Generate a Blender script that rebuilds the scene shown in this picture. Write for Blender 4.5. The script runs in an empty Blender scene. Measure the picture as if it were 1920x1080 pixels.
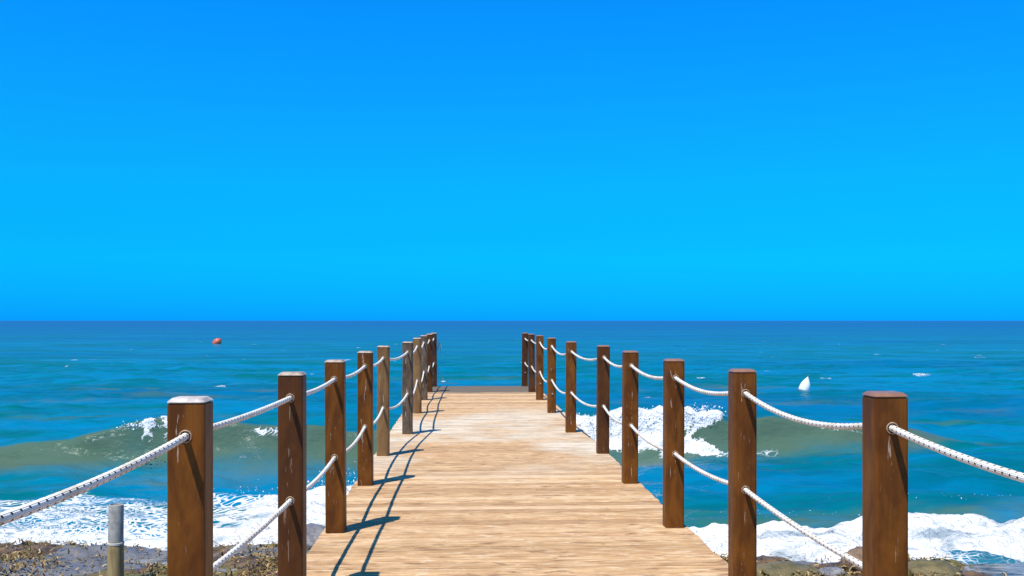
import bpy, bmesh, math, random
import numpy as np
from mathutils import Vector, Matrix

random.seed(7)
rng = np.random.default_rng(7)
sc = bpy.context.scene
col = sc.collection

# ------------------------------------------------------------------ camera
F_PX = 1850.0                       # focal length in pixels of a 1920 px wide frame
HCAM = 1.5                          # eye height above the deck (deck top is z = 0)
HORIZON = 601.0
YAW = math.atan(0.047)              # the camera looks slightly to the right of the pier's axis
CX = -0.295
SEA = -1.0
cam_data = bpy.data.cameras.new('camera')
cam = bpy.data.objects.new('camera', cam_data)
col.objects.link(cam)
cam.location = (CX, 0, HCAM)
cam.rotation_euler = (math.pi / 2, 0, -YAW)
cam_data.sensor_width = 36
cam_data.lens = 36 * F_PX / 1920
cam_data.shift_y = (HORIZON - 540) / 1920
cam_data.clip_start = 0.05
cam_data.clip_end = 100000
sc.camera = cam
FW = Vector((math.sin(YAW), math.cos(YAW), 0))
RT = Vector((math.cos(YAW), -math.sin(YAW), 0))

def at(px, depth, z=0.0):
    """World point at a given depth in front of the camera, column px of the photograph, height z."""
    X = (px - 960) / F_PX * depth
    p = Vector((CX, 0, 0)) + FW * depth + RT * X
    return Vector((p.x, p.y, z))

# ------------------------------------------------------------------ light
trav = (RT * 0.335 + FW * 0.475 + Vector((0, 0, -1.2))).normalized()
sun_d = bpy.data.lights.new('sun', 'SUN')
sun_d.energy = 4.6
sun_d.angle = math.radians(0.5)
sun_d.color = (1.0, 0.95, 0.86)
sun = bpy.data.objects.new('sun', sun_d)
sun.rotation_euler = trav.to_track_quat('-Z', 'Y').to_euler()
sun.location = (-10, -12, 30)
col.objects.link(sun)
SUN_EL = math.asin(-trav.z)
SUN_AZ = math.atan2(-trav.x, -trav.y)

w = bpy.data.worlds.new('World')
sc.world = w
w.use_nodes = True
wt = w.node_tree
wt.nodes.clear()
def wn(t, **k):
    n = wt.nodes.new(t)
    for a, b in k.items():
        setattr(n, a, b)
    return n
sky = wn('ShaderNodeTexSky', sky_type='NISHITA', sun_disc=False)
sky.sun_elevation = SUN_EL
sky.sun_rotation = SUN_AZ
sky.altitude = 0
sky.air_density = 1.0
sky.dust_density = 0.2
sky.ozone_density = 2.0
hs = wn('ShaderNodeHueSaturation')
hs.inputs['Saturation'].default_value = 1.0
tint = wn('ShaderNodeMix', data_type='RGBA', blend_type='MULTIPLY')
tint.inputs[0].default_value = 1.0
tc = wn('ShaderNodeTexCoord')
sx = wn('ShaderNodeSeparateXYZ')
rp = wn('ShaderNodeValToRGB')
wt.links.new(tc.outputs['Generated'], sx.inputs[0])
wt.links.new(sx.outputs['Z'], rp.inputs[0])
# clear-sky colour by elevation (sine of the elevation angle): vivid azure, palest a few degrees up
els = rp.color_ramp.elements
SKY = [(0.0, (0.0027, 0.46, 2.117)), (0.033, (0.0032, 0.54, 1.619)), (0.06, (0.0036, 0.636, 1.357)), (0.081, (0.0045, 0.654, 1.278)), (0.108, (0.0054, 0.718, 1.314)), (0.134, (0.0077, 0.784, 1.351)), (0.186, (0.0117, 0.84, 1.488)), (0.237, (0.0135, 0.889, 1.667)), (0.29, (0.0126, 0.91, 1.866)), (0.45, (0.024, 0.8, 1.75)), (0.68, (0.096, 0.72, 1.35)), (1.0, (0.2, 0.72, 1.2))]
while len(els) < len(SKY):
    els.new(0.5)
for e, (p, c) in zip(els, SKY):
    e.position = p
    e.color = (*c, 1)
bg = wn('ShaderNodeBackground')
bg.inputs['Strength'].default_value = 0.10
wo = wn('ShaderNodeOutputWorld')
wt.links.new(sky.outputs[0], hs.inputs['Color'])
wt.links.new(hs.outputs[0], tint.inputs[6])
wt.links.new(rp.outputs[0], tint.inputs[7])
wt.links.new(tint.outputs[2], bg.inputs['Color'])
wt.links.new(bg.outputs[0], wo.inputs[0])

sc.view_settings.view_transform = 'Standard'
sc.view_settings.look = 'None'
sc.view_settings.exposure = 0.25
sc.view_settings.gamma = 1
sc.view_settings.use_curve_mapping = False

# ------------------------------------------------------------------ helpers
def tag(o, label=None, cat=None, group=None, kind=None):
    if label: o['label'] = label
    if cat: o['category'] = cat
    if group: o['group'] = group
    if kind: o['kind'] = kind
    return o

def link(name, me, parent=None):
    o = bpy.data.objects.new(name, me)
    col.objects.link(o)
    if parent: o.parent = parent
    return o

def empty(name, loc, rz=0):
    o = bpy.data.objects.new(name, None)
    o.empty_display_size = 0.1
    o.location = loc
    o.rotation_euler = (0, 0, rz)
    col.objects.link(o)
    return o

def mesh_from(name, verts, faces, mat=None, smooth=False):
    me = bpy.data.meshes.new(name)
    me.from_pydata([tuple(v) for v in verts], [], [tuple(f) for f in faces])
    me.update()
    if mat: me.materials.append(mat)
    if smooth:
        me.shade_smooth()
    return me

def mesh_np(name, co, quads, mat=None, smooth=True):
    me = bpy.data.meshes.new(name)
    n = quads.shape[1]
    me.vertices.add(len(co))
    me.vertices.foreach_set('co', co.astype(np.float32).ravel())
    me.loops.add(quads.size)
    me.loops.foreach_set('vertex_index', quads.astype(np.int32).ravel())
    me.polygons.add(len(quads))
    me.polygons.foreach_set('loop_start', np.arange(0, quads.size, n, dtype=np.int32))
    me.polygons.foreach_set('loop_total', np.full(len(quads), n, dtype=np.int32))
    me.update(calc_edges=True)
    me.validate()
    if mat: me.materials.append(mat)
    if smooth: me.shade_smooth()
    return me

def fattr(me, name, vals):
    a = me.attributes.new(name, 'FLOAT', 'POINT')
    a.data.foreach_set('value', np.ascontiguousarray(vals, dtype=np.float32).ravel())

def grid_quads(nr, nc):
    i = np.arange(nr * nc).reshape(nr, nc)
    return np.stack([i[:-1, :-1], i[:-1, 1:], i[1:, 1:], i[1:, :-1]], -1).reshape(-1, 4)

def _hash(ix, iy, seed):
    n = (ix * 374761393 + iy * 668265263 + seed * 974634777) & 0xFFFFFFFF
    n = ((n ^ (n >> 13)) * 1274126177) & 0xFFFFFFFF
    n = n ^ (n >> 16)
    return (n & 0xFFFF) / 65535.0

def vnoise(x, y, seed=0):
    x = np.asarray(x, float); y = np.asarray(y, float)
    ix = np.floor(x).astype(np.int64); iy = np.floor(y).astype(np.int64)
    fx = x - ix; fy = y - iy
    u = fx * fx * fx * (fx * (fx * 6 - 15) + 10); v = fy * fy * fy * (fy * (fy * 6 - 15) + 10)
    a = _hash(ix, iy, seed); b = _hash(ix + 1, iy, seed)
    c = _hash(ix, iy + 1, seed); d = _hash(ix + 1, iy + 1, seed)
    return (a + (b - a) * u) * (1 - v) + (c + (d - c) * u) * v

def fbm(x, y, seed=0, octs=4):
    s = 0; a = 0.5; t = 0
    for k in range(octs):
        s = s + a * vnoise(x * 2 ** k + 17.3 * k, y * 2 ** k - 9.1 * k, seed + k)
        t += a; a *= 0.5
    return s / t                                     # 0..1

def sstep(a, b, x):
    t = np.clip((x - a) / (b - a), 0, 1)
    return t * t * (3 - 2 * t)

# node helpers for materials
class NT:
    def __init__(s, name):
        s.m = bpy.data.materials.new(name)
        s.m.use_nodes = True
        s.t = s.m.node_tree
        s.t.nodes.clear()
        s.out = s.n('ShaderNodeOutputMaterial')
    def n(s, t, **k):
        nd = s.t.nodes.new(t)
        for a, b in k.items(): setattr(nd, a, b)
        return nd
    def l(s, a, b): s.t.links.new(a, b)
    def put(s, sock, v):
        if hasattr(v, 'is_linked') or isinstance(v, bpy.types.NodeSocket): s.l(v, sock)
        else: sock.default_value = v
    def math(s, op, a, b=0.0, c=None, clamp=False):
        nd = s.n('ShaderNodeMath', operation=op, use_clamp=clamp)
        s.put(nd.inputs[0], a); s.put(nd.inputs[1], b)
        if c is not None: s.put(nd.inputs[2], c)
        return nd.outputs[0]
    def mix(s, f, a, b, blend='MIX'):
        nd = s.n('ShaderNodeMix', data_type='RGBA', blend_type=blend)
        s.put(nd.inputs[0], f)
        s.put(nd.inputs[6], a if not isinstance(a, tuple) else (*a, 1))
        s.put(nd.inputs[7], b if not isinstance(b, tuple) else (*b, 1))
        return nd.outputs[2]
    def noise(s, vec, scale, detail=4, rough=0.55, dist=0.0):
        nd = s.n('ShaderNodeTexNoise')
        s.l(vec, nd.inputs['Vector'])
        nd.inputs['Scale'].default_value = scale
        nd.inputs['Detail'].default_value = detail
        nd.inputs['Roughness'].default_value = rough
        nd.inputs['Distortion'].default_value = dist
        return nd.outputs[0]
    def mapping(s, vec, scale=(1, 1, 1), loc=None):
        nd = s.n('ShaderNodeMapping')
        s.l(vec, nd.inputs['Vector'])
        nd.inputs['Scale'].default_value = scale
        if loc is not None: s.put(nd.inputs['Location'], loc)
        return nd.outputs[0]
    def rng(s, v, a, b, c=0.0, d=1.0, smooth=True):
        nd = s.n('ShaderNodeMapRange', interpolation_type='SMOOTHSTEP' if smooth else 'LINEAR')
        s.put(nd.inputs[0], v)
        for i, q in enumerate((a, b, c, d)): s.put(nd.inputs[1 + i], q)
        return nd.outputs[0]
    def attr(s, name):
        return s.n('ShaderNodeAttribute', attribute_name=name).outputs['Fac']
    def bump(s, h, strength, dist, normal=None):
        nd = s.n('ShaderNodeBump')
        nd.inputs['Strength'].default_value = strength
        nd.inputs['Distance'].default_value = dist
        s.l(h, nd.inputs['Height'])
        if normal is not None: s.l(normal, nd.inputs['Normal'])
        return nd.outputs[0]
    def bsdf(s, color, rough=0.5, normal=None, **k):
        nd = s.n('ShaderNodeBsdfPrincipled')
        s.put(nd.inputs['Base Color'], color if not isinstance(color, tuple) else (*color, 1))
        s.put(nd.inputs['Roughness'], rough)
        for a, b in k.items(): s.put(nd.inputs[a.replace('_', ' ')], b)
        if normal is not None: s.l(normal, nd.inputs['Normal'])
        return nd.outputs[0]
    def done(s, sh):
        s.l(sh, s.out.inputs['Surface'])
        return s.m

# ------------------------------------------------------------------ materials
def mat_water():
    t = NT('sea water')
    P = t.n('ShaderNodeNewGeometry').outputs['Position']
    foam_a, silt = t.attr('foam'), t.attr('silt')
    # water colour: blue and teal patches, silty olive where the surf has stirred the sand
    n1 = t.noise(t.mapping(P, (0.07, 0.36, 0)), 1.0, 6, 0.62, 0.7)
    n2 = t.noise(t.mapping(P, (0.012, 0.05, 0)), 1.0, 3, 0.5)
    c = t.mix(t.rng(n1, 0.42, 0.58), (0.0, 0.175, 0.31), (0.0, 0.135, 0.14))
    n5 = t.noise(t.mapping(P, (0.38, 1.5, 0.5)), 1.0, 4, 0.6, 0.5)
    c = t.mix(t.math('MULTIPLY', t.rng(n5, 0.50, 0.68), 0.55), c, (0.0, 0.095, 0.125))
    c = t.mix(t.math('MULTIPLY', t.rng(n5, 0.48, 0.32), 0.45), c, (0.0, 0.205, 0.40))
    sy = t.n('ShaderNodeSeparateXYZ'); t.l(P, sy.inputs[0])
    deep = t.rng(t.math('LOGARITHM', t.math('MAXIMUM', sy.outputs[1], 1.0), 10.0), 1.75, 2.9)     # the bottom falls away offshore
    c = t.mix(t.math('MULTIPLY', t.rng(n2, 0.45, 0.65), 0.5), c, (0.0, 0.09, 0.24))
    c = t.mix(t.math('MULTIPLY', deep, 0.75), c, (0.0, 0.065, 0.25))
    n3 = t.noise(t.mapping(P, (0.35, 0.9, 0.8)), 1.0, 5, 0.6, 0.4)
    sf = t.math('MULTIPLY', t.rng(t.math('ADD', silt, t.math('MULTIPLY', t.math('SUBTRACT', n3, 0.5), 2.0)), 0.15, 1.0), t.rng(silt, 0.03, 0.25), clamp=True)
    c = t.mix(t.math('MULTIPLY', sf, 0.9), c, (0.08, 0.13, 0.08))
    # foam lace
    wv = t.noise(P, 0.9, 3, 0.5)
    Pw = t.n('ShaderNodeVectorMath', operation='ADD')
    t.l(P, Pw.inputs[0])
    wsc = t.n('ShaderNodeCombineXYZ')
    t.l(t.math('MULTIPLY', wv, 1.6), wsc.inputs[0]); t.l(t.math('MULTIPLY', wv, 1.1), wsc.inputs[1])
    t.l(wsc.outputs[0], Pw.inputs[1])
    f1 = t.noise(t.mapping(Pw.outputs[0], (0.5, 1.8, 0.8)), 1.0, 6, 0.62, 0.8)
    vo = t.n('ShaderNodeTexVoronoi', feature='DISTANCE_TO_EDGE')
    t.l(t.mapping(Pw.outputs[0], (1.7, 3.0, 1.5)), vo.inputs['Vector'])
    lace = t.rng(vo.outputs['Distance'], 0.0, 0.22, 1.0, 0.0)
    fn = t.math('ADD', t.math('MULTIPLY', f1, 0.75), t.math('MULTIPLY', lace, 0.25))
    thr = t.math('SUBTRACT', 0.98, t.math('MULTIPLY', foam_a, 0.92))
    fm = t.rng(t.math('SUBTRACT', fn, thr), -0.03, 0.16)
    fm = t.math('MULTIPLY', fm, t.rng(foam_a, 0.02, 0.15), clamp=True)
    # ripples
    b1 = t.noise(t.mapping(P, (0.35, 1.0, 0.5)), 1.0, 5, 0.6, 0.3)
    b2 = t.noise(t.mapping(P, (2.0, 4.5, 2.0)), 1.0, 4, 0.6)
    nb = t.bump(b1, 0.30, 0.45)
    nb = t.bump(b2, 0.45, 0.09, nb)
    dif = t.n('ShaderNodeBsdfDiffuse'); t.l(c, dif.inputs[0]); t.l(nb, dif.inputs['Normal'])
    gl = t.n('ShaderNodeBsdfGlossy'); gl.inputs['Roughness'].default_value = 0.22; t.l(nb, gl.inputs['Normal'])
    fr = t.n('ShaderNodeFresnel'); fr.inputs[0].default_value = 1.333; t.l(nb, fr.inputs['Normal'])
    wm = t.n('ShaderNodeMixShader')
    # a choppy surface never mirrors as much as a flat one: the wave slopes cap the grazing reflection
    t.l(t.math('MINIMUM', t.math('MULTIPLY', t.math('SUBTRACT', fr.outputs[0], 0.019, clamp=True), 0.70), 0.33), wm.inputs[0])
    t.l(dif.outputs[0], wm.inputs[1]); t.l(gl.outputs[0], wm.inputs[2])
    water = wm.outputs[0]
    fb = t.noise(P, 9.0, 5, 0.65)
    nf = t.bump(fb, 0.9, 0.08, t.bump(t.noise(P, 2.6, 4, 0.6), 0.8, 0.25))
    fcol = t.mix(t.rng(t.noise(t.mapping(P, (1.3, 2.2, 2.0)), 1.0, 5, 0.65, 0.6), 0.30, 0.52), (0.30, 0.37, 0.40), (0.82, 0.82, 0.80))
    foam = t.bsdf(fcol, 0.8, nf, Specular_IOR_Level=0.2)
    ms = t.n('ShaderNodeMixShader')
    t.l(fm, ms.inputs[0]); t.l(water, ms.inputs[1]); t.l(foam, ms.inputs[2])
    return t.done(ms.outputs[0])

def mat_spray():
    t = NT('white spray')
    return t.done(t.bsdf((0.92, 0.93, 0.93), 0.5))

def mat_shelf():
    t = NT('wet rock and weed')
    P = t.n('ShaderNodeNewGeometry').outputs['Position']
    a = t.noise(P, 1.3, 6, 0.65, 0.4)
    b = t.noise(t.mapping(P, (4, 7, 5)), 1.0, 5, 0.7)
    d = t.noise(P, 26.0, 4, 0.7)
    c = t.mix(t.rng(b, 0.35, 0.65), (0.045, 0.030, 0.016), (0.17, 0.10, 0.04))
    c = t.mix(t.rng(a, 0.50, 0.62), c, (0.12, 0.115, 0.035))
    c = t.mix(t.math('MULTIPLY', t.rng(d, 0.58, 0.72), 0.8), c, (0.36, 0.25, 0.13))
    c = t.mix(t.rng(t.attr('rock'), 0.3, 0.7), c, t.mix(b, (0.085, 0.09, 0.10), (0.20, 0.20, 0.21)))
    nb = t.bump(b, 0.6, 0.06)
    nb = t.bump(d, 0.6, 0.02, nb)
    return t.done(t.bsdf(c, t.rng(a, 0.4, 0.6, 0.35, 0.8), nb))

def mat_pool():
    t = NT('tide pool water')
    P = t.n('ShaderNodeNewGeometry').outputs['Position']
    b = t.noise(t.mapping(P, (3.5, 8, 3)), 1.0, 5, 0.65, 0.5)
    return t.done(t.bsdf(t.mix(t.rng(b, 0.35, 0.65), (0.045, 0.055, 0.06), (0.33, 0.33, 0.33)), 0.15, t.bump(b, 0.8, 0.2), IOR=1.333))

def mat_weed():
    t = NT('seaweed')
    r = t.n('ShaderNodeNewGeometry').outputs['Random Per Island']
    rp = t.n('ShaderNodeValToRGB')
    t.l(r, rp.inputs[0])
    e = rp.color_ramp.elements
    cs = [(0, (0.06, 0.045, 0.02)), (0.3, (0.19, 0.105, 0.025)), (0.55, (0.15, 0.14, 0.03)), (0.8, (0.34, 0.20, 0.06)), (1, (0.52, 0.38, 0.17))]
    while len(e) < len(cs): e.new(0.5)
    for q, (p, c) in zip(e, cs): q.position = p; q.color = (*c, 1)
    return t.done(t.bsdf(rp.outputs[0], 0.6))

def mat_stone(name, c1, c2, rough=0.6):
    t = NT(name)
    P = t.n('ShaderNodeTexCoord').outputs['Object']
    b = t.noise(P, 6.0, 6, 0.7); d = t.noise(P, 40.0, 3, 0.7)
    c = t.mix(t.rng(b, 0.35, 0.65), c1, c2)
    return t.done(t.bsdf(c, rough, t.bump(d, 0.5, 0.02, t.bump(b, 0.7, 0.06))))

def mat_plank():
    t = NT('pine deck boards')
    oc = t.n('ShaderNodeTexCoord').outputs['Object']
    rnd = t.n('ShaderNodeObjectInfo').outputs['Random']
    off = t.n('ShaderNodeCombineXYZ')
    t.l(t.math('MULTIPLY', rnd, 57.0), off.inputs[0]); t.l(t.math('MULTIPLY', rnd, 31.0), off.inputs[1])
    va = t.n('ShaderNodeVectorMath', operation='ADD')
    t.l(oc, va.inputs[0]); t.l(off.outputs[0], va.inputs[1])
    V = va.outputs[0]
    P = t.n('ShaderNodeNewGeometry').outputs['Position']
    grain = t.noise(t.mapping(V, (3.2, 34, 6)), 1.0, 6, 0.68, 0.6)
    fine = t.noise(t.mapping(V, (5, 150, 20)), 1.0, 3, 0.6)
    blot = t.noise(t.mapping(V, (4.2, 12, 3)), 1.0, 4, 0.6, 0.7)
    c = t.mix(t.rng(grain, 0.3, 0.68), (0.37, 0.20, 0.085), (0.72, 0.475, 0.235))
    # board to board differences
    c = t.mix(t.rng(rnd, 0.0, 1.0, 0.0, 0.5, False), c, (0.54, 0.31, 0.15))
    mot = t.noise(t.mapping(V, (5.5, 16, 4)), 1.0, 5, 0.7, 0.4)
    c = t.mix(t.math('MULTIPLY', t.rng(mot, 0.50, 0.66), 0.6), c, (0.80, 0.62, 0.40))
    c = t.mix(t.math('MULTIPLY', t.rng(mot, 0.48, 0.34), 0.5), c, (0.33, 0.18, 0.08))
    c = t.mix(t.math('MULTIPLY', t.rng(fine, 0.5, 0.72), 0.35), c, (0.25, 0.13, 0.055))
    c = t.mix(t.math('MULTIPLY', t.rng(blot, 0.55, 0.68), 0.72), c, (0.20, 0.105, 0.05))
    r2 = t.math('FRACT', t.math('MULTIPLY', rnd, 91.7))
    c = t.mix(t.rng(r2, 0.55, 1.0, 0.0, 0.45, False), c, (0.30, 0.165, 0.075))
    c = t.mix(t.rng(r2, 0.35, 0.0, 0.0, 0.40, False), c, (0.84, 0.63, 0.38))
    # foot-worn, salt-bleached middle of the pier
    bl = t.noise(t.mapping(P, (0.55, 0.5, 1)), 1.0, 4, 0.6, 0.3)
    sy = t.n('ShaderNodeSeparateXYZ'); t.l(P, sy.inputs[0])
    zone = t.math('MULTIPLY', t.rng(sy.outputs[1], 8.8, 11.2), t.rng(sy.outputs[1], 14.5, 18.0, 1.0, 0.0))
    bf = t.math('MULTIPLY', t.rng(bl, 0.40, 0.62), zone)
    bleach = t.mix(t.rng(t.noise(t.mapping(V, (2.2, 12, 3)), 1.0, 5, 0.7), 0.34, 0.58), (0.33, 0.27, 0.20), (0.72, 0.62, 0.46))
    c = t.mix(t.math('MULTIPLY', bf, 0.9), c, bleach)
    # darker grey-brown boards at the seaward end
    gz = t.rng(t.math('ADD', sy.outputs[1], t.math('MULTIPLY', t.math('SUBTRACT', bl, 0.5), 1.6)), 20.0, 20.9)
    c = t.mix(gz, c, t.mix(grain, (0.10, 0.078, 0.052), (0.21, 0.165, 0.115)))
    nb = t.bump(grain, 0.35, 0.006)
    return t.done(t.bsdf(c, 0.75, nb, Specular_IOR_Level=0.2))

def mat_post(name, c1, c2, rough, drip=0.7, spec=0.5, grainy=0.3):
    t = NT(name)
    oc = t.n('ShaderNodeTexCoord').outputs['Object']
    rnd = t.n('ShaderNodeObjectInfo').outputs['Random']
    off = t.n('ShaderNodeCombineXYZ')
    for i in range(3): t.l(t.math('MULTIPLY', rnd, (41.0, 23.0, 67.0)[i]), off.inputs[i])
    va = t.n('ShaderNodeVectorMath', operation='ADD')
    t.l(oc, va.inputs[0]); t.l(off.outputs[0], va.inputs[1])
    V = va.outputs[0]
    g = t.noise(t.mapping(V, (34, 34, 1.6)), 1.0, 5, 0.62, 0.8)
    b = t.noise(t.mapping(V, (9, 9, 3.2)), 1.0, 4, 0.6, 0.5)
    c = t.mix(t.rng(b, 0.33, 0.68), c1, c2)
    c = t.mix(t.math('MULTIPLY', t.rng(g, 0.5, 0.7), grainy), c, (0.05, 0.022, 0.008))
    # dried salt runs and chips
    s = t.noise(t.mapping(V, (60, 60, 7)), 1.0, 3, 0.6)
    xs = t.n('ShaderNodeSeparateXYZ'); t.l(oc, xs.inputs[0])
    band = t.rng(t.math('ABSOLUTE', t.math('ADD', xs.outputs[0], 0.012)), 0.012, 0.045, 1.0, 0.0)
    runs = t.math('MULTIPLY', t.rng(s, 0.63, 0.70), band)
    c = t.mix(t.math('MULTIPLY', runs, drip), c, (0.58, 0.47, 0.36))
    nb = t.bump(g, 0.25, 0.004)
    return t.done(t.bsdf(c, t.rng(g, 0.3, 0.7, rough, rough + 0.15), nb, Specular_IOR_Level=spec))

def mat_simple(name, c, rough=0.5, n=0.25, scale=30, **k):
    t = NT(name)
    oc = t.n('ShaderNodeTexCoord').outputs['Object']
    a = t.noise(oc, scale, 4, 0.65)
    c2 = tuple(q * (1 - n) for q in c)
    return t.done(t.bsdf(t.mix(t.rng(a, 0.35, 0.65), c, c2), rough, t.bump(a, 0.3, 0.003), **k))

def mat_rope():
    t = NT('white braided rope')
    uv = t.n('ShaderNodeTexCoord').outputs['UV']
    s = t.n('ShaderNodeSeparateXYZ'); t.l(uv, s.inputs[0])
    u, v = s.outputs[0], s.outputs[1]                # u: metres along the rope, v: turns round it
    row = t.math('MULTIPLY', v, 5.0)
    par = t.math('MULTIPLY', t.math('MODULO', t.math('FLOOR', row), 2.0), 0.5)
    a = t.math('FRACT', t.math('ADD', t.math('DIVIDE', u, 0.046), par))
    b = t.math('FRACT', row)
    da = t.math('MULTIPLY', t.math('SUBTRACT', a, 0.5), 1.0)
    db = t.math('MULTIPLY', t.math('SUBTRACT', b, 0.5), 0.50)
    d = t.math('SQRT', t.math('ADD', t.math('MULTIPLY', da, da), t.math('MULTIPLY', db, db)))
    fl = t.rng(d, 0.10, 0.15, 1.0, 0.0)
    # braid relief
    w1 = t.math('SINE', t.math('MULTIPLY', t.math('ADD', t.math('DIVIDE', u, 0.023), t.math('MULTIPLY', v, 8.0)), 6.2832))
    w2 = t.math('SINE', t.math('MULTIPLY', t.math('SUBTRACT', t.math('DIVIDE', u, 0.023), t.math('MULTIPLY', v, 8.0)), 6.2832))
    br = t.math('MULTIPLY', w1, w2)
    oc = t.n('ShaderNodeTexCoord').outputs['Object']
    dn = t.noise(oc, 7.0, 4, 0.6)
    c = t.mix(t.rng(dn, 0.45, 0.7), (0.88, 0.82, 0.70), (0.72, 0.62, 0.47))
    c = t.mix(fl, c, (0.015, 0.013, 0.012))
    return t.done(t.bsdf(c, 0.75, t.bump(br, 0.5, 0.003)))

M_WATER = mat_water(); M_SPRAY = mat_spray(); M_SHELF = mat_shelf(); M_POOL = mat_pool(); M_WEED = mat_weed()
M_PLANK = mat_plank(); M_ROPE = mat_rope()
M_BROWN = mat_post('brown stained post', (0.205, 0.070, 0.009), (0.105, 0.033, 0.006), 0.42, 0.7, 0.15)
M_DARK = mat_post('dark brown stained post', (0.115, 0.041, 0.010), (0.065, 0.023, 0.007), 0.42, 0.3, 0.15)
M_GREY = mat_post('weathered grey-brown post', (0.17, 0.12, 0.075), (0.07, 0.043, 0.023), 0.6, 0.9, 0.3, 0.6)
M_TAN = mat_post('sun-faded tan post', (0.27, 0.145, 0.048), (0.18, 0.085, 0.028), 0.5, 0.5, 0.3)
M_CAPW = mat_simple('dusty white cap with painted sun sheen', (0.66, 0.57, 0.50), 0.6, 0.4, 22)  # the white paints in the sun's reflection on the cap, with some dust
M_CAPB = mat_simple('brown cap', (0.30, 0.145, 0.085), 0.38, 0.25, 18)
M_EYE = mat_simple('worn pale wood', (0.50, 0.33, 0.20), 0.7, 0.4, 60)
M_BOLT = mat_simple('zinc bolt', (0.55, 0.50, 0.46), 0.4, 0.2, 40, Metallic=0.6)
M_BEAM = mat_simple('rough pine beam', (0.30, 0.20, 0.11), 0.75, 0.5, 9)
M_PILE = mat_simple('dark wet timber', (0.08, 0.055, 0.035), 0.5, 0.5, 9)

# ------------------------------------------------------------------ the sea
def crest_y(x):
    return 18.9 + 0.5 * np.tanh((x + 1) / 3.0) * 1.9 + 0.18 * np.sin(x * 0.8) + 0.10 * np.sin(x * 2.1 + 1)

AX = [-60, -30, -17, -12, -9.6, -8.7, -7.2, -6.0, -4.6, -3.4, -2.0, 0, 1.5, 2.6, 3.6, 4.4, 5.2, 6.8, 8.4, 10, 13, 20, 40, 60]
AY = [0.0, .25, .1, .15, .12, .32, .46, .69, .66, .63, .60, .5, .58, .64, .73, .72, .60, .54, .42, .2, .12, .3, .1, 0]

def shore_y(x):
    return np.where(x < 0, 10.35, 9.35) + 0.25 * (fbm(x * 0.9 + 5, x * 0 + 3.3, 21, 3) - 0.5) + np.where(x > 4.2, -(x - 4.2) * 0.25, 0.0)

NR, NC = 980, 740
ys = [7.2]
while ys[-1] < 60: ys.append(ys[-1] * 1.0034 + 0.012)
k = NR - len(ys)
r = (40000 / ys[-1]) ** (1.0 / k)
for _ in range(k): ys.append(ys[-1] * r)
ys = np.array(ys[:NR])
u = np.linspace(-1, 1, NC)
Yg = np.repeat(ys[:, None], NC, 1)
Xg = (u + 2.2 * u ** 7)[None, :] * (Yg * 0.80 + 5.0)
sp = np.gradient(ys)[:, None]                         # row spacing: fade out waves the mesh cannot carry
Z = np.zeros_like(Xg)
wr = random.Random(3)
calm = sstep(11, 16, Yg)
for lam, amp, n in ((9.0, 0.07, 4), (4.5, 0.06, 6), (2.1, 0.036, 8), (1.05, 0.018, 8), (0.6, 0.008, 8)):
    fade = np.clip((lam / sp - 2.5) / 4.0, 0, 1)
    for _ in range(n):
        th = math.radians(wr.gauss(90, 24)); kk = 2 * math.pi / (lam * wr.uniform(0.8, 1.25))
        ph = wr.uniform(0, 6.28)
        arg = kk * (math.cos(th) * Xg + math.sin(th) * Yg) + ph + 1.2 * fbm(Xg / lam * 0.35, Yg / lam * 0.35, 40, 2) * 3
        s = np.sin(arg)
        Z += fade * amp * (1 - 2 * np.abs(s) ** 0.8 * 0.5 - 0.4) * 0.55 + fade * amp * s * 0.35
# breaking wave
A = np.interp(Xg, AX, AY)
A = A * (1 + 0.16 * (fbm(Xg * 1.1, Xg * 0 + 2, 5, 3) - 0.5))
yc = crest_y(Xg)
tt = Yg - yc
prof = np.where(tt < 0, np.exp(-(np.abs(tt) / 0.64) ** 1.7), np.exp(-(np.abs(tt) / 1.9) ** 1.6))
Z += A * prof - 0.12 * A * np.exp(-((tt + 1.5) / 0.7) ** 2)
Yd = Yg - 0.5 * A * prof ** 2 * np.exp(-np.clip(tt, 0, 9) / 0.6)     # the crest leans towards the shore
# white-water masks
L = Xg < 0
n_lo = fbm(Xg * 0.55, Yg * 0.55, 11, 3); n_hi = fbm(Xg * 2.3, Yg * 2.6, 12, 4)
foam = np.zeros_like(Xg)
ysh = shore_y(Xg)
# left wash: streaky; right wash: a dense bore
far_l = 14.5 + 1.4 * (n_lo - 0.5) + 0.5 * sstep(-3.2, -1.6, Xg)
far_r = 11.6 + 0.45 * sstep(4.0, 5.8, Xg) + 0.9 * (fbm(Xg * 1.3, Xg * 0 + 1, 14, 4) - 0.5)
wl = sstep(0, 0.9, far_l - Yg); wr_ = sstep(0, 0.22, far_r - Yg)
foam = np.where(L, wl * (0.60 + 0.28 * sstep(12.6, 10.6, Yg) + 0.25 * sstep(-3.7, -2.6, Xg) + 0.2 * sstep(-2.3, -1.7, Xg)), wr_ * (0.80 + 0.30 * sstep(0.05, 0.7, far_r - Yg) - 0.22 * sstep(0.48, 0.42, n_lo) * sstep(0.5, 1.0, far_r - Yg)))
# thin trails between the bore and the breaker
mid = np.where(L, 0.30 * sstep(-5.6, -3.2, Xg) * sstep(17.6, 16.2, Yg) * sstep(13, 14, Yg),
               0.36 * sstep(4.6, 2.2, Xg) * sstep(20.2, 18.8, Yg) * sstep(10.5, 12, Yg))
foam = np.maximum(foam, mid)
foam = np.maximum(foam, np.where(L, 0.24, 0.20) * sstep(2.2, 0.0, Yg - np.where(L, far_l, far_r)) * sstep(-0.1, 0.3, Yg - np.where(L, far_l, far_r)))
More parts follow.
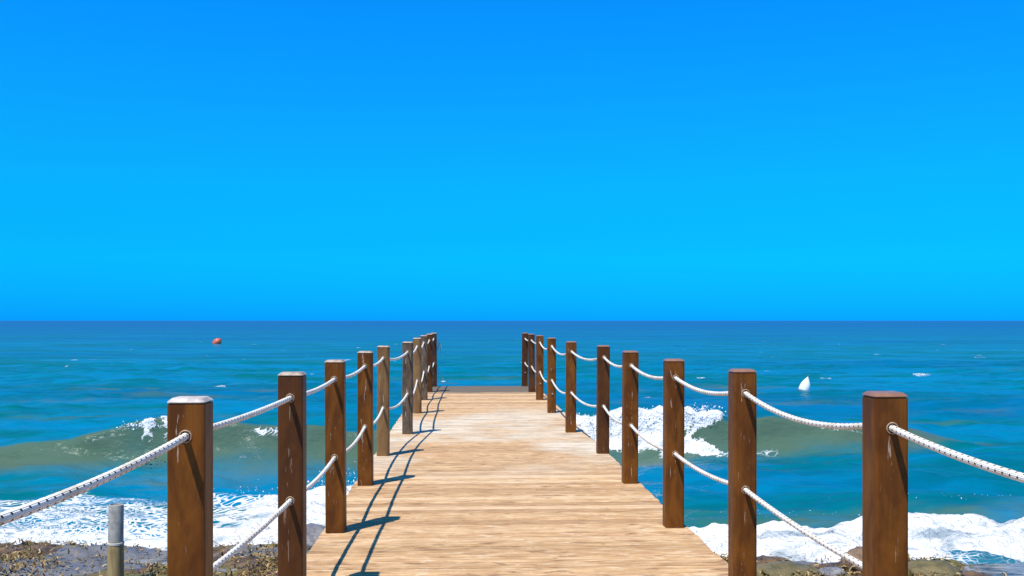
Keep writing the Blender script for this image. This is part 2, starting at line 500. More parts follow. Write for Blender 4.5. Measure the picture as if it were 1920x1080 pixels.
# right breaker, tumbling white
edge_r = 4.62 + 1.2 * (n_hi - 0.5) - 0.6 * np.exp(-((tt + 0.45) / 0.22) ** 2)        # a curl: lip and foot reach farther than the hollow between
xr = sstep(1.0, 1.4, Xg) * sstep(edge_r + 0.18, edge_r - 0.18, Xg)
foot = 0.88 + 0.5 * (n_hi - 0.5) + 0.3 * (n_lo - 0.5)
band = sstep(-foot - 0.12, -foot + 0.12, tt) * sstep(0.55, 0.2, tt)
foam = np.maximum(foam, (0.85 + 0.5 * sstep(0.3, 0.6, n_hi)) * xr * band)
xr2 = sstep(4.2, 4.6, Xg) * sstep(6.4, 5.4, Xg)
foam = np.maximum(foam, 0.55 * xr2 * np.exp(-((tt + 1.05 - 0.12 * (Xg - 4.5)) / 0.2) ** 2))
# left crest: a patch of white by the near post and flecks along the lip
foam = np.maximum(foam, 0.95 * sstep(-6.1, -5.78, Xg + 0.9 * np.clip(tt + 0.25, -0.7, 0) + 0.9 * (n_hi - 0.5)) * sstep(-5.4, -5.7, Xg) * sstep(-0.75, -0.35, tt) * sstep(0.2, -0.1, tt))
foam = np.maximum(foam, (0.05 + 0.42 * (fbm(Xg * 1.7, Xg * 0, 33, 3) > 0.58)) * np.exp(-((tt + 0.25) / 0.12) ** 2) * sstep(0.25, 0.45, A))
foam = np.maximum(foam, 0.62 * sstep(-4.2, -3.9, Xg) * sstep(-3.0, -3.3, Xg) * np.exp(-((tt + 0.25) / 0.2) ** 2))
# under the pier
foam = np.maximum(foam, 0.6 * sstep(1.6, 1.2, np.abs(Xg)) * sstep(21, 19, Yg))
# far flecks
ff = sstep(0.86, 0.90, fbm(Xg * 0.9, Yg * 0.45, 61, 2)) * sstep(22, 26, Yg) * sstep(300, 60, Yg)
foam = np.maximum(foam, 0.55 * ff)
# foam stands proud of the water and is lumpy
fl = np.clip(foam, 0, 1)
Z += np.where(L, 0.035, 0.10) * sstep(0.45, 0.9, fl) * calm * 0 + 0.16 * (fbm(Xg * 2.6, Yg * 2.6, 70, 4) - 0.42) * sstep(0.4, 0.95, fl) * (sp < 0.25)
Z += 0.30 * (fbm(Xg * 3.0, Yg * 2.0, 73, 4) - 0.45) * xr * sstep(-1.0, -0.6, tt) * sstep(0.6, 0.1, tt)
Z += 0.09 * (fbm(Xg * 7.5, Yg * 7.5, 71, 3) - 0.45) * sstep(0.7, 1.1, foam) * (sp < 0.25)
bore = sstep(0, 0.35, far_r - Yg) * sstep(1.2, 1.9, Xg) * np.exp(-np.clip(far_r - 0.3 - Yg, 0, 9) / 2.4)
Z += 0.12 * bore * (1 + 0.5 * sstep(3.9, 5.5, Xg))
borel = sstep(0, 0.8, far_l - Yg) * sstep(-1.2, -1.9, Xg)
Z += 0.10 * borel
Z += 0.16 * np.exp(-((Yg - ysh) / 0.8) ** 2)
thin = sstep(4.0, 4.9, Xg) * sstep(10.5, 9.7, Yg)         # a thin sheet of wash running over the low ledge
foam = foam * (1 - 0.5 * thin)
Z -= 0.5 * sstep(0.1, 0.7, ysh - Yg) * (1 - sstep(3.9, 4.5, Xg))
# silt
face = sstep(-1.9, -0.25, tt) * sstep(0.05, -0.15, tt)
silt = face * sstep(0.14, 0.36, A) * 1.1
silt = np.maximum(silt, 0.50 * L * sstep(-7.5, -4.5, Xg) * sstep(14.6, 16.0, Yg) * sstep(18.3, 17.5, Yg) * np.clip(sstep(.35, .6, n_lo) + 0.5 * sstep(-6, -4, Xg), 0, 1))
silt = np.maximum(silt, 0.75 * (~L) * sstep(5.6, 3.0, Xg) * sstep(15.0, 17.2, Yg) * sstep(20.5, 19.6, Yg))
silt = np.maximum(silt, 0.46 * (~L) * sstep(14.5, 13.2, Yg) * sstep(.35, .6, n_lo + 0.1))
silt = np.maximum(silt, 0.6 * thin)
silt = np.maximum(silt, 0.30 * sstep(0.5, 0.7, fbm(Xg * 0.10, Yg * 0.30, 81, 3)) * sstep(19, 22, Yg) * sstep(60, 40, Yg))
co = np.stack([Xg, Yd, Z + SEA], -1).reshape(-1, 3)
sea_me = mesh_np('sea', co, grid_quads(NR, NC), M_WATER)
fattr(sea_me, 'foam', foam)
fattr(sea_me, 'silt', silt)
sea = tag(link('sea', sea_me), kind='structure')

# flying spray at the breaking crest and where the wash hits the ledge: droplets nobody could count
def droplets(name, clusters, seed):
    r_ = np.random.default_rng(seed)
    V = []; Fc = []
    octv = np.array([(1, 0, 0), (-1, 0, 0), (0, 1, 0), (0, -1, 0), (0, 0, 1), (0, 0, -1)], float)
    octf = np.array([(0, 2, 4), (2, 1, 4), (1, 3, 4), (3, 0, 4), (2, 0, 5), (1, 2, 5), (3, 1, 5), (0, 3, 5)])
    i = 0
    for (c, sd, n, s0, s1) in clusters:
        p = np.array(c) + r_.normal(size=(n, 3)) * np.array(sd)
        s = s0 + (s1 - s0) * r_.random(n) ** 3
        V.append((p[:, None, :] + octv[None] * s[:, None, None] * r_.uniform(0.7, 1.3, (n, 1, 3))).reshape(-1, 3))
        Fc.append((octf[None] + 6 * (i + np.arange(n))[:, None, None]).reshape(-1, 3))
        i += n
    me = mesh_np(name, np.concatenate(V), np.concatenate(Fc), M_SPRAY)
    return tag(link(name, me), kind='stuff')

cl = []
for x in np.linspace(1.6, 4.5, 26):
    a = float(np.interp(x, AX, AY)); y = float(crest_y(np.array(x)))
    cl.append(((x, y - 0.45, SEA + a * 0.96), (0.10, 0.10, 0.04), 30, 0.004, 0.018))
cl.append(((4.55, 20.0, SEA + 0.66), (0.2, 0.12, 0.08), 130, 0.005, 0.024))
cl.append(((4.85, 19.9, SEA + 0.52), (0.2, 0.12, 0.06), 30, 0.004, 0.016))
for x in np.linspace(-6.1, -5.5, 5):
    cl.append(((x, 17.2, SEA + 0.70), (0.09, 0.1, 0.03), 26, 0.006, 0.022))
spray_a = droplets('breaker_spray', cl, 1)
cl = [((-4.75, 11.0, -0.70), (0.15, 0.15, 0.10), 500, 0.003, 0.013), ((-4.6, 11.0, -0.82), (0.35, 0.15, 0.04), 200, 0.004, 0.012),
      ((-1.95, 13.4, -0.74), (0.28, 0.3, 0.10), 260, 0.004, 0.014), ((-3.0, 13.7, -0.85), (0.5, 0.2, 0.05), 50, 0.004, 0.013),
      ((3.0, 11.2, -0.72), (0.9, 0.08, 0.02), 22, 0.003, 0.010), ((5.5, 11.8, -0.66), (0.8, 0.08, 0.02), 22, 0.003, 0.010)]
spray_b = droplets('wash_spray', cl, 2)

# ------------------------------------------------------------------ the shore
gx = np.concatenate([np.linspace(-40, -7, 60)[:-1], np.arange(-7, 7, 0.035), np.linspace(7, 40, 60)])
gy = np.concatenate([np.linspace(-40, 7, 60)[:-1], np.arange(7, 11.2, 0.035), np.linspace(11.25, 13, 12)])
GX, GY = np.meshgrid(gx, gy)
def ground_z(x, y):
    base = -0.80 + 0.10 * (fbm(x * 0.7, y * 0.7, 91, 3) - 0.5) + 0.16 * (fbm(x * 1.6 + 3, y * 3.0, 90, 4) - 0.5)
    edge = shore_y(x) + 0.22 * (fbm(x * 2.6, y * 2.6, 93, 3) - 0.5)
    low = sstep(4.3, 4.9, x) * sstep(7.2, 8.6, y) * 0.12
    return base - low - 1.1 * sstep(-0.05, 0.7, y - edge)
GZ = ground_z(GX, GY)
GZ = GZ + 0.06 * (fbm(GX * 7, GY * 9, 94, 4) - 0.5)
rockm = sstep(0.55, 0.63, fbm(GX * 0.8 + 9, GY * 1.7, 95, 4))
g_me = mesh_np('rock_shelf', np.stack([GX, GY, GZ], -1).reshape(-1, 3), grid_quads(len(gy), len(gx)), M_SHELF)
fattr(g_me, 'rock', rockm)
tag(link('rock_shelf', g_me), kind='structure')
# shallow sea water lying in the hollows of the shelf
px = np.linspace(-9, 9, 60); py = np.linspace(6.5, 10.15, 30)
PX, PY = np.meshgrid(px, py)
PZ = np.full_like(PX, -0.835)
p_me = mesh_np('tide_pool_water', np.stack([PX, PY - 0.9 * sstep(0, 1, PX), PZ], -1).reshape(-1, 3), grid_quads(30, 60), M_POOL)
tag(link('tide_pool_water', p_me), kind='structure')

# weed: thousands of small strap-like blades and scraps
def seaweed():
    V = []; Fc = []; i = 0
    r_ = np.random.default_rng(5)
    n = 0
    while n < 18000:
        x = r_.uniform(-6.5, 6.0); y = r_.uniform(7.3, 10.3)
        if -1.5 < x < 1.5: continue
        if y > float(shore_y(np.array(x))) - 0.05: continue
        if x > 4.4 and r_.random() < 0.8: continue
        m = float(fbm(np.array(x * 1.1), np.array(y * 2.0), 99, 3))
        if m < 0.44 and r_.random() < 0.85: continue
        z = float(ground_z(np.array(x), np.array(y)))
        a = r_.uniform(0, 6.28); l = r_.uniform(0.015, 0.06); wd = r_.uniform(0.003, 0.010); up = r_.uniform(0.0, 0.018) if r_.random() < 0.88 else r_.uniform(0.02, 0.06)
        dx, dy = math.cos(a) * l, math.sin(a) * l
        qx, qy = -math.sin(a) * wd, math.cos(a) * wd
        for (t, h) in ((0, 0), (0.55, 1.0), (1.0, r_.uniform(0.3, 1.2))):
            ww = 1 - 0.6 * t
            V.append((x + dx * t - qx * ww, y + dy * t - qy * ww, z + 0.012 + up * h))
            V.append((x + dx * t + qx * ww, y + dy * t + qy * ww, z + 0.018 + up * h))
        Fc += [(i, i + 1, i + 3, i + 2), (i + 2, i + 3, i + 5, i + 4)]
        i += 6; n += 1
    me = mesh_np('seaweed', np.array(V), np.array(Fc), M_WEED, False)
    return tag(link('seaweed', me), 'brown and olive seaweed strewn over the rock shelf', 'seaweed', kind='stuff')
seaweed()

M_RG = mat_stone('grey wet stone', (0.13, 0.13, 0.14), (0.28, 0.27, 0.27), 0.45)
M_RB = mat_stone('brown stone', (0.14, 0.09, 0.05), (0.27, 0.18, 0.11), 0.6)
M_RO = mat_stone('weed-green stone', (0.10, 0.085, 0.025), (0.20, 0.15, 0.055), 0.5)
def rock(px_, depth, size, mat, seed, label):
    bm = bmesh.new()
    bmesh.ops.create_icosphere(bm, subdivisions=4, radius=1.0)
    for v in bm.verts:
        c = v.co
        n1 = float(fbm(np.array(c.x * 1.2 + seed), np.array(c.y * 1.2 + c.z * 1.4), seed, 3)) - 0.5
        n2 = float(fbm(np.array(c.x * 4 + seed), np.array(c.y * 4 + c.z * 3), seed + 5, 3)) - 0.5
        f = 1 + 0.7 * n1 + 0.34 * n2
        v.co = Vector((c.x * size[0] * f, c.y * size[1] * f, c.z * size[2] * f))
    me = bpy.data.meshes.new('rock'); bm.to_mesh(me); bm.free()
    me.materials.append(mat); me.shade_smooth()
    o = link('rock', me)
    p = at(px_, depth)
    o.location = (p.x, p.y, float(ground_z(np.array(p.x), np.array(p.y))) + size[2] * 0.15)
    o.rotation_euler = (0, 0, seed * 1.3)
    tag(o, label, 'rock', 'rocks on the shore')
rock(588, 10.15, (0.30, 0.28, 0.16), M_RG, 3, 'smooth grey rock tucked against the left edge of the deck')
rock(1622, 9.1, (0.20, 0.2, 0.16), M_RB, 8, 'brown pointed rock half behind the nearest right post')
rock(1745, 8.95, (0.25, 0.2, 0.10), M_RO, 12, 'olive weed-covered rock just right of the nearest right post')
rock(1470, 9.05, (0.34, 0.2, 0.06), M_RO, 17, 'weedy rock at the foam edge beside the second right post')
rock(1560, 8.95, (0.13, 0.13, 0.06), M_RG, 22, 'small grey rock between the two nearest right posts')

# ------------------------------------------------------------------ the pier
pier = empty('pier', (0, 0, 0))
tag(pier, 'long narrow wooden pier of pale cross boards running out over the sea', 'pier')
PITCH, GAP, TH = 0.142, 0.012, 0.032
def plank_mesh(seed):
    r_ = random.Random(seed)
    hl, hw = 1.315 + r_.uniform(-.004, .004), (PITCH - GAP) / 2
    n = 10
    V = []; Fc = []
    prof_ = [(-hw, -TH), (-hw, -0.004), (-hw + 0.004, 0), (0, 0.0008), (hw - 0.004, 0), (hw, -0.004), (hw, -TH)]
    for i in range(n + 1):
        x = -hl + 2 * hl * i / n
        d = 0.0012 * math.sin(x * 2 + seed) + r_.uniform(-.0006, .0006)
        zz = 0.0012 * math.sin(x * 3.1 + seed * 2)
        for (y, z) in prof_: V.append((x, y + d, z + (zz if z > -0.02 else 0)))
    m = len(prof_)
    for i in range(n):
        for j in range(m - 1):
            a = i * m + j
            Fc.append((a, a + m, a + m + 1, a + 1))
        Fc.append((i * m, i * m + m - 1, (i + 1) * m + m - 1, (i + 1) * m))
    Fc.append(tuple(range(m))); Fc.append(tuple(reversed(range(n * m, n * m + m))))
    me = mesh_from('plank', V, Fc, M_PLANK)
    bm = bmesh.new(); bm.from_mesh(me); bmesh.ops.recalc_face_normals(bm, faces=bm.faces); bm.to_mesh(me); bm.free()
    return me
PM = [plank_mesh(s) for s in range(7)]
DECK_END = 22.66
y = -1.6
while y < DECK_END:
    o = link('plank', random.choice(PM), pier)
    o.location = (random.gauss(0, 0.004), y, random.uniform(-0.0022, 0.0006))
    o.rotation_euler = (random.gauss(0, 0.004), 0, random.gauss(0, 0.0006) + (math.pi if random.random() < 0.5 else 0))
    y += PITCH

def box_mesh(name, lo, hi, mat, bev=0.004):
    bm = bmesh.new()
    bmesh.ops.create_cube(bm, size=1)
    for v in bm.verts:
        v.co = Vector([(lo[i] + hi[i]) / 2 + v.co[i] * (hi[i] - lo[i]) for i in range(3)])
    if bev: bmesh.ops.bevel(bm, geom=bm.edges[:], offset=bev, segments=1, affect='EDGES')
    me = bpy.data.meshes.new(name); bm.to_mesh(me); bm.free()
    me.materials.append(mat)
    return me
for x in (-1.19, 0.0, 1.19):
    link('joist', box_mesh('joist', (x - 0.05, -1.6, -0.235), (x + 0.05, DECK_END - 0.1, -0.0345), M_BEAM), pier)
beam_me = box_mesh('cross_beam', (-1.25, -0.07, -0.42), (1.25, 0.07, -0.238), M_BEAM)
def pile_mesh():
    bm = bmesh.new()
    bmesh.ops.create_cone(bm, cap_ends=True, segments=14, radius1=0.115, radius2=0.10, depth=2.4)
    bmesh.ops.translate(bm, verts=bm.verts, vec=(0, 0, -0.424 - 1.2))
    me = bpy.data.meshes.new('pile'); bm.to_mesh(me); bm.free()
    me.materials.append(M_PILE)
    return me
pile_me = pile_mesh()
for yb in np.arange(1.2, DECK_END, 3.0):
    o = link('cross_beam', beam_me, pier); o.location = (0, yb, 0)
    for x in (-0.98, 0.98):
        o = link('pile', pile_me, pier); o.location = (x, yb, 0)

# ------------------------------------------------------------------ railing posts
PW, PH, HU, HL_ = 0.135, 1.199, 1.085, 0.535          # width, shaft height, rope hole heights
def post_mesh(mat, seed, rough_edges=0.0, rounded=0.013, HL_=HL_):
    h = PW / 2; c = rounded; f = h - c; R = 0.021
    zs = [0.0, 0.27, HL_ - f, HL_, HL_ + f, (HL_ + HU) / 2, HU - f, HU, HU + f, PH]
    k = c * 0.29
    ring = [(-f, -h), (f, -h), (h - k, -h + k), (h, -f), (h, f), (h - k, h - k), (f, h), (-f, h), (-h + k, h - k), (-h, f), (-h, -f), (-h + k, -h + k)]
    V = []; Fc = []
    rr = random.Random(seed)
    for z in zs:
        for (x, y_) in ring:
            V.append((x + rr.uniform(-1, 1) * rough_edges, y_ + rr.uniform(-1, 1) * rough_edges, z))
    n = len(ring)
    hole_bands = {2: HL_, 3: HL_, 6: HU, 7: HU}
    for i in range(len(zs) - 1):
        for j in range(n):
            if j in (0, 6) and i in hole_bands: continue
            Fc.append((i * n + j, i * n + (j + 1) % n, (i + 1) * n + (j + 1) % n, (i + 1) * n + j))
    for b0 in (2, 6):
        zc = zs[b0 + 1]
        octs = []
        for side in (0, 1):
            yy = -h if side == 0 else h
            ia, ib = (0, 1) if side == 0 else (7, 6)
            BL, BR = b0 * n + ia, b0 * n + ib
            ML, MR = (b0 + 1) * n + ia, (b0 + 1) * n + ib
            TL, TR = (b0 + 2) * n + ia, (b0 + 2) * n + ib
            BM = len(V); V.append((0, yy, zs[b0])); TM = len(V); V.append((0, yy, zs[b0 + 2]))
            sq = [MR, TR, TM, TL, ML, BL, BM, BR]
            base = len(V)
            for q in range(8):
                a = q * math.pi / 4
                V.append((R * math.cos(a), yy, zc + R * math.sin(a)))
            oc_ = list(range(base, base + 8))
            for q in range(8):
                Fc.append((sq[q], sq[(q + 1) % 8], oc_[(q + 1) % 8], oc_[q]))
            octs.append(oc_)
            if side == 0: below0, above0 = BM, TM
        for q in range(8):
            Fc.append((octs[0][q], octs[0][(q + 1) % 8], octs[1][(q + 1) % 8], octs[1][q]))
    # recessed neck under the cap
    base = len(V)
    for z in (PH, PH + 0.006):
        for (x, y_) in ring: V.append((x * 0.93, y_ * 0.93, z))
    top = (len(zs) - 1) * n
    for j in range(n):
        Fc.append((top + j, top + (j + 1) % n, base + (j + 1) % n, base + j))
        Fc.append((base + j, base + (j + 1) % n, base + n + (j + 1) % n, base + n + j))
    Fc.append(tuple(base + n + j for j in range(n)))
    Fc.append(tuple(reversed(range(n))))
    me = mesh_from('shaft', V, Fc, mat)
    bm = bmesh.new(); bm.from_mesh(me); bmesh.ops.recalc_face_normals(bm, faces=bm.faces); bm.to_mesh(me); bm.free()
    return me
def cap_mesh(mat):
    h = PW / 2 + 0.001
    V = []; Fc = []
    def ring(hh, c, z):
        k = c * 0.29; f = hh - c
        return [(x, y_, z) for (x, y_) in ((-f, -hh), (f, -hh), (hh - k, -hh + k), (hh, -f), (hh, f), (hh - k, hh - k), (f, hh), (-f, hh), (-hh + k, hh - k), (-hh, f), (-hh, -f), (-hh + k, -hh + k))]
    lv = [(h, 0.014, 0.0), (h, 0.014, 0.003), (h - 0.013, 0.016, 0.015), (h - 0.0135, 0.016, 0.0155)]
    for a in lv: V += ring(*a)
    for i in range(len(lv) - 1):
        for j in range(12): Fc.append((i * 12 + j, i * 12 + (j + 1) % 12, (i + 1) * 12 + (j + 1) % 12, (i + 1) * 12 + j))
    Fc.append(tuple(reversed(range(12)))); Fc.append(tuple(range(36, 48)))
    return mesh_from('cap', V, Fc, mat)
def ring_mesh(name, R, r, mat, n=14, m=6):
    V = []; Fc = []
    for i in range(n):
        a = 2 * math.pi * i / n
        for j in range(m):
            b = 2 * math.pi * j / m
            q = R + r * math.cos(b)
            V.append((q * math.cos(a), r * math.sin(b), q * math.sin(a)))
    for i in range(n):
        for j in range(m):
            Fc.append((i * m + j, ((i + 1) % n) * m + j, ((i + 1) % n) * m + (j + 1) % m, i * m + (j + 1) % m))
    return mesh_from(name, V, Fc, mat, True)
def bolt_mesh():
    bm = bmesh.new()
    bmesh.ops.create_cone(bm, cap_ends=True, segments=10, radius1=0.017, radius2=0.010, depth=0.016)
    bmesh.ops.rotate(bm, verts=bm.verts, cent=(0, 0, 0), matrix=Matrix.Rotation(math.pi / 2, 3, 'X'))
    me = bpy.data.meshes.new('bolt'); bm.to_mesh(me); bm.free()
    me.materials.append(M_BOLT)
    return me
eye_me = ring_mesh('eyelet', 0.0215, 0.0028, M_EYE)
bolt_me = bolt_mesh()
M_CAPT = mat_simple('pale tan post cap', (0.50, 0.37, 0.27), 0.55, 0.45, 24)  # paler tan than the brown caps of the right railing
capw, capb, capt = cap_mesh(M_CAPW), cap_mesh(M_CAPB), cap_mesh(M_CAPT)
SH = {'brown': post_mesh(M_BROWN, 1), 'dark': post_mesh(M_DARK, 2), 'grey': post_mesh(M_GREY, 3, 0.004), 'tan': post_mesh(M_TAN, 4, 0.003, 0.03)}

SH['low'] = post_mesh(M_BROWN, 1, HL_=0.49)
def make_post(px_, depth, kind, cap, label, group, tilt, bolt=False):
    p = at(px_, depth) + Vector((0, PW / 2, 0))
    o = empty('railing_post', (p.x, p.y, 0.0), 0)
    o.rotation_euler = (math.radians(tilt[1]), math.radians(tilt[0]), 0)
    tag(o, label, 'post', group)
    link('shaft', SH[kind], o)
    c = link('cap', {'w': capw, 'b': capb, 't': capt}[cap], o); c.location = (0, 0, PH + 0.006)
    o['lower_hole'] = 0.49 if kind == 'low' else HL_
    for z in (HU, o['lower_hole']):
        e = link('eyelet', eye_me, o); e.location = (0, -PW / 2 - 0.001, z)
    if bolt:
        b = link('bolt', bolt_me, o); b.location = (0.008, -PW / 2 - 0.008, 0.31)
    return o

GL, GR = 'posts of the left railing', 'posts of the right railing'
LP = [  # (px of the front face, depth, wood, cap, label, tilt, bolt)
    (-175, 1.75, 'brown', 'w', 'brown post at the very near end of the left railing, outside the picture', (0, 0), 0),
    (347.5, 3.53, 'brown', 'w', 'largest brown left post with a dusty white cap, sun sheen painted in, and pale drips', (0, 0), 0),
    (544, 5.28, 'dark', 't', 'very dark brown left post, second from the near end', (0, 0), 0),
    (628, 6.95, 'brown', 't', 'brown left post beside the grey rock and the first full post shadow', (0, 0), 0),
    (684, 8.95, 'brown', 't', 'brown left post standing before the faded tan post', (0, 0), 0),
    (717.5, 10.9, 'tan', 't', 'sun-faded tan rounded post of the left railing', (0, 0), 0),
    (763.5, 13.0, 'grey', 't', 'weathered grey knotty post of the left railing', (0.2, 0), 0),
    (782, 15.9, 'tan', 't', 'orange-tan left post right behind the grey knotty one', (0, 0), 0),
    (794.7, 18.6, 'grey', 't', 'grey-brown left post, third from the seaward end', (0, 0), 0),
    (804.5, 20.7, 'dark', 't', 'reddish dark left post next to the seaward end', (0.3, 0), 0),
    (813.5, 22.35, 'dark', 't', 'dark left end post with frayed rope ends hanging off it', (0, 0), 0)]
RP = [
    (2260, 2.0, 'brown', 'b', 'brown post at the very near end of the right railing, outside the picture', (0, 0), 0),
    (1673, 3.80, 'low', 'b', 'largest brown right post with a flat brown cap', (0, 0), 0),
    (1398, 5.62, 'brown', 'b', 'brown right post with thin white scratches, second from the near end', (0, 0), 0),
    (1266, 7.13, 'brown', 'b', 'brown right post standing before the white breaker crest', (0, 0), 0),
    (1183, 9.07, 'brown', 'b', 'brown right post, fourth from the near end, in front of the breaker', (0, 0), 0),
    (1131.5, 11.1, 'dark', 'b', 'darker right post, fifth from the near end', (0, 0), 0),
    (1071, 13.2, 'brown', 'b', 'brown right post beside the small dark shadow on the deck edge', (0, 0), 0),
    (1035, 16.0, 'brown', 'b', 'right post with a bolt head, fourth from the seaward end', (0, 0), 1),
    (1012.5, 18.6, 'brown', 'b', 'right post with a bolt head, third from the seaward end', (0, 0), 1),
    (997.5, 20.7, 'dark', 'b', 'slightly leaning right post next to the seaward end', (-0.5, 0), 0),
    (984, 22.5, 'dark', 'b', 'dark right end post at the seaward corner of the deck', (0, 0), 1)]
Lpos = []; Rpos = []
lean = random.Random(12)
for rows, pos, grp in ((LP, Lpos, GL), (RP, Rpos, GR)):
    for (a, d, kd, cp, lb, tl, bo) in rows:
        if d > 6 and tl == (0, 0): tl = (lean.gauss(0, 0.22), lean.gauss(0, 0.2))
        o = make_post(a, d, kd, cp, lb, grp, tl, bo)
        pos.append(o)

# ------------------------------------------------------------------ ropes threaded through the posts
ROPE_R = 0.0135
def tube(name, pts, mat, R=ROPE_R, m=12, parent=None):
    pts = [Vector(p) for p in pts]
    V = []; Fc = []; UV = []
    dist = 0; ds = []
    for i, p in enumerate(pts):
        if i: dist += (p - pts[i - 1]).length
        ds.append(dist)
        t = (pts[min(i + 1, len(pts) - 1)] - pts[max(i - 1, 0)]).normalized()
        b = t.cross(Vector((0, 0, 1)))
        if b.length < 1e-3: b = Vector((1, 0, 0))
        b.normalize()
        nrm = b.cross(t)
        for j in range(m):
            a = 2 * math.pi * j / m
            V.append(p + (b * math.cos(a) + nrm * math.sin(a)) * R)
    for i in range(len(pts) - 1):
        for j in range(m):
            Fc.append((i * m + j, i * m + (j + 1) % m, (i + 1) * m + (j + 1) % m, (i + 1) * m + j))
            v0, v1 = j / m, (j + 1) / m
            UV += [(ds[i], v0), (ds[i], v1), (ds[i + 1], v1), (ds[i + 1], v0)]
    e = (len(pts) - 1) * m
    Fc.append(tuple(reversed(range(m)))); Fc.append(tuple(range(e, e + m)))
    UV += [(0, 0)] * (2 * m)
    me = mesh_from(name, V, Fc, mat, True)
    uvl = me.uv_layers.new(name='UVMap')
    uvl.data.foreach_set('uv', np.array(UV, np.float32).ravel())
    return link(name, me, parent)

def rope(posts, z, sags, label, seed, tail=None):
    pts = []
    n = len(posts)
    for i, o in enumerate(posts):
        hz = lambda q: z if z > 0.8 else q['lower_hole']
        top = o.matrix_basis @ Vector((0, 0, hz(o)))
        c = Vector((top.x, top.y, top.z))
        if i == 0:
            pts.append(c + Vector((0, -PW / 2 - 0.05, -0.004)))
        pts.append(c + Vector((0, -PW / 2, 0))); pts.append(c); pts.append(c + Vector((0, PW / 2, 0)))
        if i < n - 1:
            o2 = posts[i + 1]
            d = o2.matrix_basis @ Vector((0, 0, hz(o2))) - Vector((0, PW / 2, 0))
            a = c + Vector((0, PW / 2, 0))
            k_ = max(8, int((d - a).length / 0.07))
            for q in range(1, k_):
                s = q / k_
                p = a.lerp(d, s)
                p.z -= 4 * sags[i] * s * (1 - s)
                pts.append(p)
    if tail:
        c = pts[-1]
        for q in range(1, 6):
            s = q / 5
            pts.append(c + Vector((tail[0] * s, 0.05 * s, -tail[1] * s * s)))
    o = tube('rope', pts, M_ROPE)
    tag(o, label, 'rope', 'white ropes of the railings')
    return o, pts[-1]

sr = random.Random(9)
sLU = [0.02, 0.010, 0.018, 0.028, 0.035, 0.05, 0.06, 0.07, 0.06, 0.05]
sLL = [0.02, 0.015, 0.03, 0.05, 0.06, 0.08, 0.12, 0.13, 0.10, 0.08]
sRU = [0.025, 0.068, 0.05, 0.048, 0.05, 0.065, 0.085, 0.085, 0.04, 0.03]
sRL = [0.02, 0.02, 0.03, 0.04, 0.055, 0.07, 0.09, 0.10, 0.06, 0.05]
rA, eA = rope(Lpos, HU, sLU, 'upper white flecked rope through the left posts', 1, (0.12, 0.10))
rB, eB = rope(Lpos, HL_, sLL, 'lower white flecked rope through the left posts', 2, (0.05, 0.05))
rC, eC = rope(Rpos, HU, sRU, 'upper white flecked rope through the right posts', 3, (0.02, 0.03))
rD, eD = rope(Rpos, HL_, sRL, 'lower white flecked rope through the right posts', 4, (0.02, 0.03))
M_FRAY = mat_simple('frayed rope strands', (0.62, 0.66, 0.62), 0.8, 0.3, 30)
def fray(parent, at_, n, ln, sd):
    V = []; Fc = []; i = 0
    r_ = random.Random(sd)
    for _ in range(n):
        a = r_.uniform(-0.6, 1.1); l = ln * r_.uniform(0.5, 1.0); p = Vector(at_); q = 0.003
        y0 = r_.uniform(-0.02, 0.02)
        for s in range(4):
            t = s / 3
            x = p.x + math.sin(a) * l * t * 0.6; z = p.z - l * t * t * 0.9 - l * t * 0.2
            V += [(x - q, p.y + y0, z), (x + q, p.y + y0 + q, z + q), (x + q, p.y + y0 - q, z + q)]
        for s in range(3):
            for j in range(3):
                Fc.append((i + s * 3 + j, i + s * 3 + (j + 1) % 3, i + s * 3 + 3 + (j + 1) % 3, i + s * 3 + 3 + j))
        i += 12
    return link('frayed_end', mesh_from('frayed_end', V, Fc, M_FRAY), parent)
fray(rA, eA, 9, 0.22, 1)
fray(rB, eB, 9, 0.30, 2)

# ------------------------------------------------------------------ round stake on the shelf
def lathe(name, prof_, mat, n=24, parent=None, cap=True):
    V = []; Fc = []
    for (r_, z) in prof_:
        for j in range(n):
            a = 2 * math.pi * j / n
            V.append((r_ * math.cos(a), r_ * math.sin(a), z))
    for i in range(len(prof_) - 1):
        for j in range(n): Fc.append((i * n + j, i * n + (j + 1) % n, (i + 1) * n + (j + 1) % n, (i + 1) * n + j))
    if cap:
        Fc.append(tuple(reversed(range(n)))); e = (len(prof_) - 1) * n; Fc.append(tuple(range(e, e + n)))
    me = mesh_from(name, V, Fc, mat)
    me.shade_smooth()
    me.set_sharp_from_angle(angle=math.radians(40))
    return link(name, me, parent)
sp_ = at(216, 8.5)
zg = float(ground_z(np.array(sp_.x), np.array(sp_.y)))
ztop = HCAM - (946 - HORIZON) * 8.5 / F_PX
zmid = HCAM - (1018 - HORIZON) * 8.5 / F_PX
stake = empty('stake', (sp_.x, sp_.y, zg - 0.1))
stake.rotation_euler = (0, math.radians(0.6), 0)
tag(stake, 'short round stake with a grey upper half standing in the seaweed', 'stake')
b0 = -(zg - 0.1)
M_STK = mat_post('tan weathered stake', (0.46, 0.33, 0.14), (0.30, 0.21, 0.09), 0.6, 0.3, 0.3, 0.5)
M_STG = mat_simple('grey zinc sleeve', (0.44, 0.41, 0.34), 0.6, 0.4, 14)
M_STR = mat_simple('pale sleeve rim', (0.70, 0.66, 0.55), 0.6, 0.2, 20)
lathe('shaft', [(0.070, 0), (0.069, 0.3), (0.067, zmid + b0 - 0.014)], M_STK, parent=stake)
lathe('rim', [(0.064, zmid + b0 - 0.012), (0.0695, zmid + b0 - 0.010), (0.0695, zmid + b0 + 0.006), (0.064, zmid + b0 + 0.008)], M_STR, parent=stake)
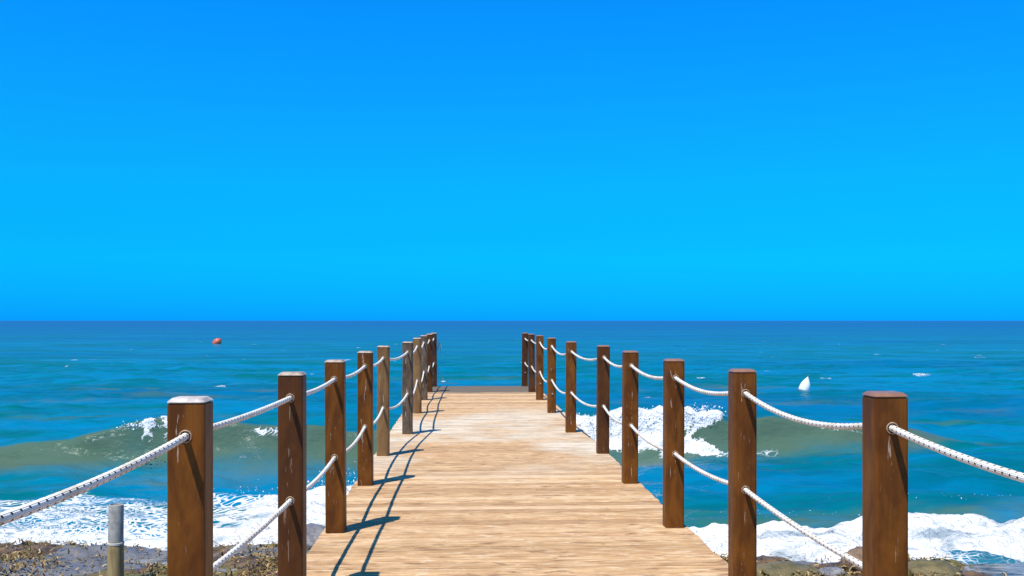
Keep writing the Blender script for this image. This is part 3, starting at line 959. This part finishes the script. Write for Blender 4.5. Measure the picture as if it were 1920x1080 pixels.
lathe('sleeve', [(0.063, zmid + b0 + 0.010), (0.062, ztop + b0 - 0.01), (0.059, ztop + b0), (0.050, ztop + b0 + 0.002), (0.048, ztop + b0 - 0.012), (0.002, ztop + b0 - 0.014)], M_STG, parent=stake, cap=False)

# ------------------------------------------------------------------ buoys
def buoy(name, p, tilt, prof_, mat, label, parts):
    o = empty(name, p)
    o.rotation_euler = tilt
    tag(o, label, 'buoy')
    lathe('float', prof_, mat, 28, o)
    for (nm, pr, m_) in parts: lathe(nm, pr, m_, 20, o)
    return o
M_RED = mat_simple('faded red plastic', (0.74, 0.14, 0.06), 0.4, 0.25, 3)
M_WHT = mat_simple('white plastic', (0.84, 0.85, 0.82), 0.4, 0.08, 6)
M_SLM = mat_simple('slimy waterline', (0.32, 0.31, 0.22), 0.5, 0.4, 20)
M_RING = mat_simple('grey buoy ring', (0.2, 0.2, 0.2), 0.5, 0.2, 20)
D = 105.0
p = at(404.5, D, SEA + 0.05)
S = D / F_PX
prof_ = [(max(0.004, math.sin(t) ** 0.85 * 7.2 * S), (-math.cos(t) * 8.6) * S + 3.2 * S) for t in np.linspace(0.05, math.pi - 0.05, 22)]
buoy('red_buoy', p, (0.1, math.radians(48), 0), prof_, M_RED, 'red round buoy floating far out on the left',
     [('eye', [(0.4 * S, 11.6 * S), (1.6 * S, 11.7 * S), (1.5 * S, 13.2 * S), (0.3 * S, 13.4 * S)], M_RED),
      ('collar', [(1.9 * S, 10.9 * S), (2.6 * S, 11.0 * S), (2.4 * S, 11.6 * S), (1.5 * S, 11.7 * S)], M_RING)])
D = 34.6
p = at(1506, D, SEA - 0.02)
S = D / F_PX
prof_ = [(0.5 * S, -6 * S), (6 * S, -4 * S), (9.2 * S, 0), (10.2 * S, 4 * S), (10.2 * S, 8 * S), (9.6 * S, 13 * S), (8.0 * S, 18 * S), (5.4 * S, 23 * S), (2.7 * S, 27 * S), (0.9 * S, 30 * S), (0.3 * S, 31 * S)]
buoy('white_buoy', p, (0, math.radians(17), 0), prof_, M_WHT, 'white teardrop-shaped buoy leaning over in the water on the right',
     [('waterline_band', [(9.4 * S, -0.2 * S), (9.7 * S, 0.2 * S), (10.4 * S, 3.8 * S), (10.2 * S, 4.1 * S)], M_SLM),
      ('eye', [(0.5 * S, 30.4 * S), (1.0 * S, 31 * S), (0.9 * S, 33 * S), (0.2 * S, 33.4 * S)], M_RING)])
